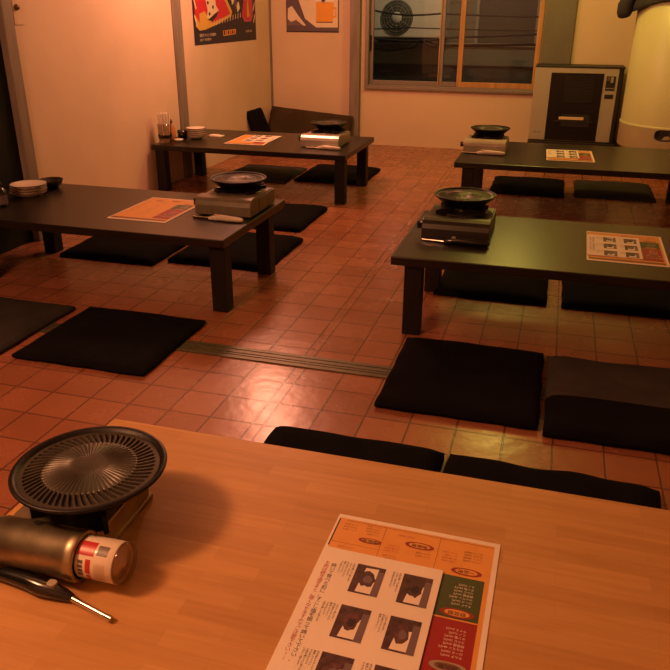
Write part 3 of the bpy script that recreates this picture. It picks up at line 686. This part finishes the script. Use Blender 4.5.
# ------------------------------------------------------------------ cream tank
t = thing('storage_tank', (.955, 6.68, 0), 0, 'tall cream cylindrical tank right of the heater', 'tank')
b = MB(); b.lathe([(0, 1.285), (.40, 1.285), (.44, 1.282), (.448, 1.274), (.448, .395)], 'tank', 96); b.build('body', t)
b = MB(); b.lathe([(.448, .395), (.455, .392), (.455, .378), (.452, .375), (.452, .21), (.44, .20), (0, .20)], 'tank', 96); b.build('lower_band', t)
b = MB(); b.lathe([(0, 0), (.41, 0), (.41, .20), (.0, .20)], 'pinewood', 64); b.build('base', t)
b = MB(); n = 24
def oval(w, hh, rr):
    out = []
    for i in range(n):
        a = 2*PI*i/n; x = w*math.copysign(abs(math.cos(a))**.7, math.cos(a)); z = hh*math.copysign(abs(math.sin(a))**.7, math.sin(a)); th = -PI/2-.31+x/rr
        out.append((rr*math.cos(th), rr*math.sin(th), .335+z))
    return out
b.add(oval(.098, .055, .4545), [tuple(range(n))], 'greymetal'); b.build('window_surround', t, fix=False)
b = MB(); b.add(oval(.084, .043, .4565), [tuple(range(n))], 'heaterdark'); b.build('window', t, fix=False)['label'] = 'dark oval window'
# cloth on the tank
b = MB(); n = 40; vs = []
rows = [(.0, 1.0), (.15, 1), (.3, 1), (.4, 1), (.455, 1), (.468, 1), (.470, .985), (.472, .955)]
for j, (r_, s_) in enumerate(rows):
    for i in range(n):
        a = 2*PI*i/n
        zz = 1.292+.02*math.sin(3*a+j)+.03 if j < 5 else 1.292
        drop = .0
        lobe = max(0, math.cos(a-3.2))**6
        if j >= 5: drop = [0, .004, .008, .010][j-4]+[0, .02, .05, .085][j-4]*lobe
        if j == 4: zz = 1.312
        rr_ = r_+(.012*math.sin(7*a+j*.6) if j > 2 else 0)+([.0, .012, .02, .022][j-4]*lobe if j > 3 else 0)
        vs.append((rr_*math.cos(a), rr_*math.sin(a), zz-drop+.004))
b.add(vs, [(j*n+i, j*n+(i+1) % n, (j+1)*n+(i+1) % n, (j+1)*n+i) for j in range(len(rows)-1) for i in range(n)], 'cloth', True)
o = b.build('cloth_cover')
b = MB(); b.tube([(-.475, -.06, 1.325), (-.495, -.065, 1.322), (-.525, -.07, 1.30), (-.545, -.08, 1.25), (-.548, -.085, 1.20), (-.545, -.085, 1.172), (-.543, -.085, 1.162)], [.02, .042, .055, .06, .056, .045, .02], 'cloth', 16)
b.build('hanging_end', o); o.location = (.955, 6.68, 0); sm = o.modifiers.new('solid', 'SOLIDIFY'); sm.thickness = .008; sm.offset = 1
tag(o, 'dark navy cloth over the top of the cream tank, one end hanging at its left', 'cloth')

# ------------------------------------------------------------------ posters
t = thing('festival_poster', (XL+.0005, 5.555, .96), 0, 'colourful red and navy poster on the left wall', 'poster')
TP = Matrix(((0, 0, 1, 0), (1, 0, 0, 0), (0, 1, 0, 0), (0, 0, 0, 1)))       # local (y, z, out)
b = MB(); b.prism([(0, -.005), (1.268, .0), (1.268, .82), (0, .82)], 0, .0015, 'navy', T=TP)
def pp(pts, z, k): b.poly(pts, .0015+z*.0006, k, TP)
pp([(.04, .13), (.10, .10), (.2, .105), (.42, .14), (.72, .20), (.74, .24), (.52, .45), (.45, .8), (.03, .8)], 1, 'gold')
pp([(.03, .22), (.13, .13), (.42, .165), (.70, .22), (.5, .42), (.43, .8), (.03, .8)], 2, 'postred')
pp([(.10, .12), (.2, .115), (.32, .16), (.2, .24), (.11, .22)], 3, 'gold')
pp([(.22, .8), (.20, .40), (.26, .25), (.24, .19), (.36, .175), (.47, .245), (.42, .28), (.40, .36), (.45, .8)], 4, 'cream')
for x, y in ((.27, .30), (.36, .27), (.29, .22), (.33, .36), (.28, .44)): pp([(x+.018*math.cos(a*PI/4), y+.014*math.sin(a*PI/4)) for a in range(8)], 5, 'ink')
pp([(.25, .175), (.34, .165), (.42, .2), (.47, .245), (.4, .225)], 5, 'ink')
pp([(.95, .20), (1.0, .155), (1.15, .155), (1.2, .2), (1.2, .8), (1.02, .8), (1.02, .4)], 2, 'pink')
pp([(.97, .22), (1.02, .175), (1.14, .175), (1.16, .25), (1.1, .5), (1.12, .8), (1.06, .8), (1.05, .4)], 3, 'postred')
pp([(1.06, .19), (1.12, .2), (1.1, .3), (1.11, .38), (1.07, .3)], 4, 'gold')
pp([(.60, .8), (.62, .42), (.75, .34), (.92, .33), (1.0, .42), (1.0, .8)], 2, 'gold')
for i in range(7): pp([(.62+.055*i, .46), (.64+.055*i, .47), (.69+.05*i, .36), (.67+.05*i, .355)], 4, 'ink')
for i in range(6):
    x = .58+.055*i; y = .37-.028*i
    pp([(x, y), (x+.055, y+.035), (x+.03, y+.09), (x-.02, y+.06)], 3, 'cream' if i % 2 else 'purple')
for i in range(12):
    x = .30+.055*i; pp([(x, .125+.006*i), (x+.012, .125+.006*i), (x+.02, .165+.006*i), (x+.012, .165+.006*i)], 3, 'cream')
for i in range(5): pp([(.015, .20+.12*i), (.05, .13+.12*i), (.065, .14+.12*i), (.025, .22+.12*i)], 4, 'cream'); pp([(1.25, .20+.1*i), (1.21, .14+.1*i), (1.20, .15+.1*i), (1.24, .22+.1*i)], 4, 'cream')
pp([(.535, .05), (.80, .06), (.80, .10), (.535, .092)], 2, 'gold')
for i in range(6): pp([(.545+.042*i, .057+.0013*i), (.575+.042*i, .058+.0013*i), (.575+.042*i, .092), (.545+.042*i, .09)], 3, 'postred' if i % 2 else 'navy')
b.text('国産牛 ホルモン祭 開催中', .026, 'cream', TP @ TM((.09, .062, .004), (0, 0, .01))); b.text('全店にて 好評販売中', .022, 'cream', TP @ TM((.09, .030, .004), (0, 0, .01)))
b.text('株式会社 食肉', .022, 'cream', TP @ TM((1.02, .075, .004), (0, 0, .01)))
b.build('printed_sheet', t, fix=False)
t = thing('drink_poster', (-2.595, YB-.0005, 1.018), 0, 'poster with an orange mug on the back wall', 'poster')
TQ = Matrix(((1, 0, 0, 0), (0, 0, -1, 0), (0, 1, 0, 0), (0, 0, 0, 1)))
b = MB(); b.prism([(0, 0), (.525, 0), (.525, .74), (0, .74)], 0, .0015, 'purple', T=TQ)
def pq(pts, z, k): b.poly(pts, .0015+z*.0006, k, TQ)
pq([(.012, .045), (.513, .045), (.513, .73), (.012, .73)], 1, 'cream')
pq([(.012, .045), (.30, .045), (.19, .12), (.12, .30), (.012, .36)], 2, 'purple')
pq([(.012, .06), (.20, .06), (.12, .15), (.06, .23), (.02, .21)], 3, 'cream')
pq([(.012, .06), (.17, .06), (.10, .11), (.05, .09), (.012, .12)], 4, 'photogrey')
pq([(.30, .085), (.465, .085), (.475, .26), (.30, .265)], 3, 'beer')
pq([(.465, .13), (.50, .13), (.50, .22), (.468, .22), (.468, .205), (.487, .205), (.487, .145), (.466, .145)], 3, 'beer')
pq([(.295, .262), (.48, .258), (.478, .33), (.30, .33)], 3, 'paper')
pq([(.35, .27), (.375, .262), (.392, .275), (.385, .3), (.36, .3)], 4, 'photodark'); pq([(.30, .085), (.465, .085), (.463, .095), (.302, .095)], 4, 'brownink')
pq([(.0, .0), (.525, .0), (.525, .012), (0, .012)], 2, 'ink')
b.build('printed_sheet', t, fix=False)
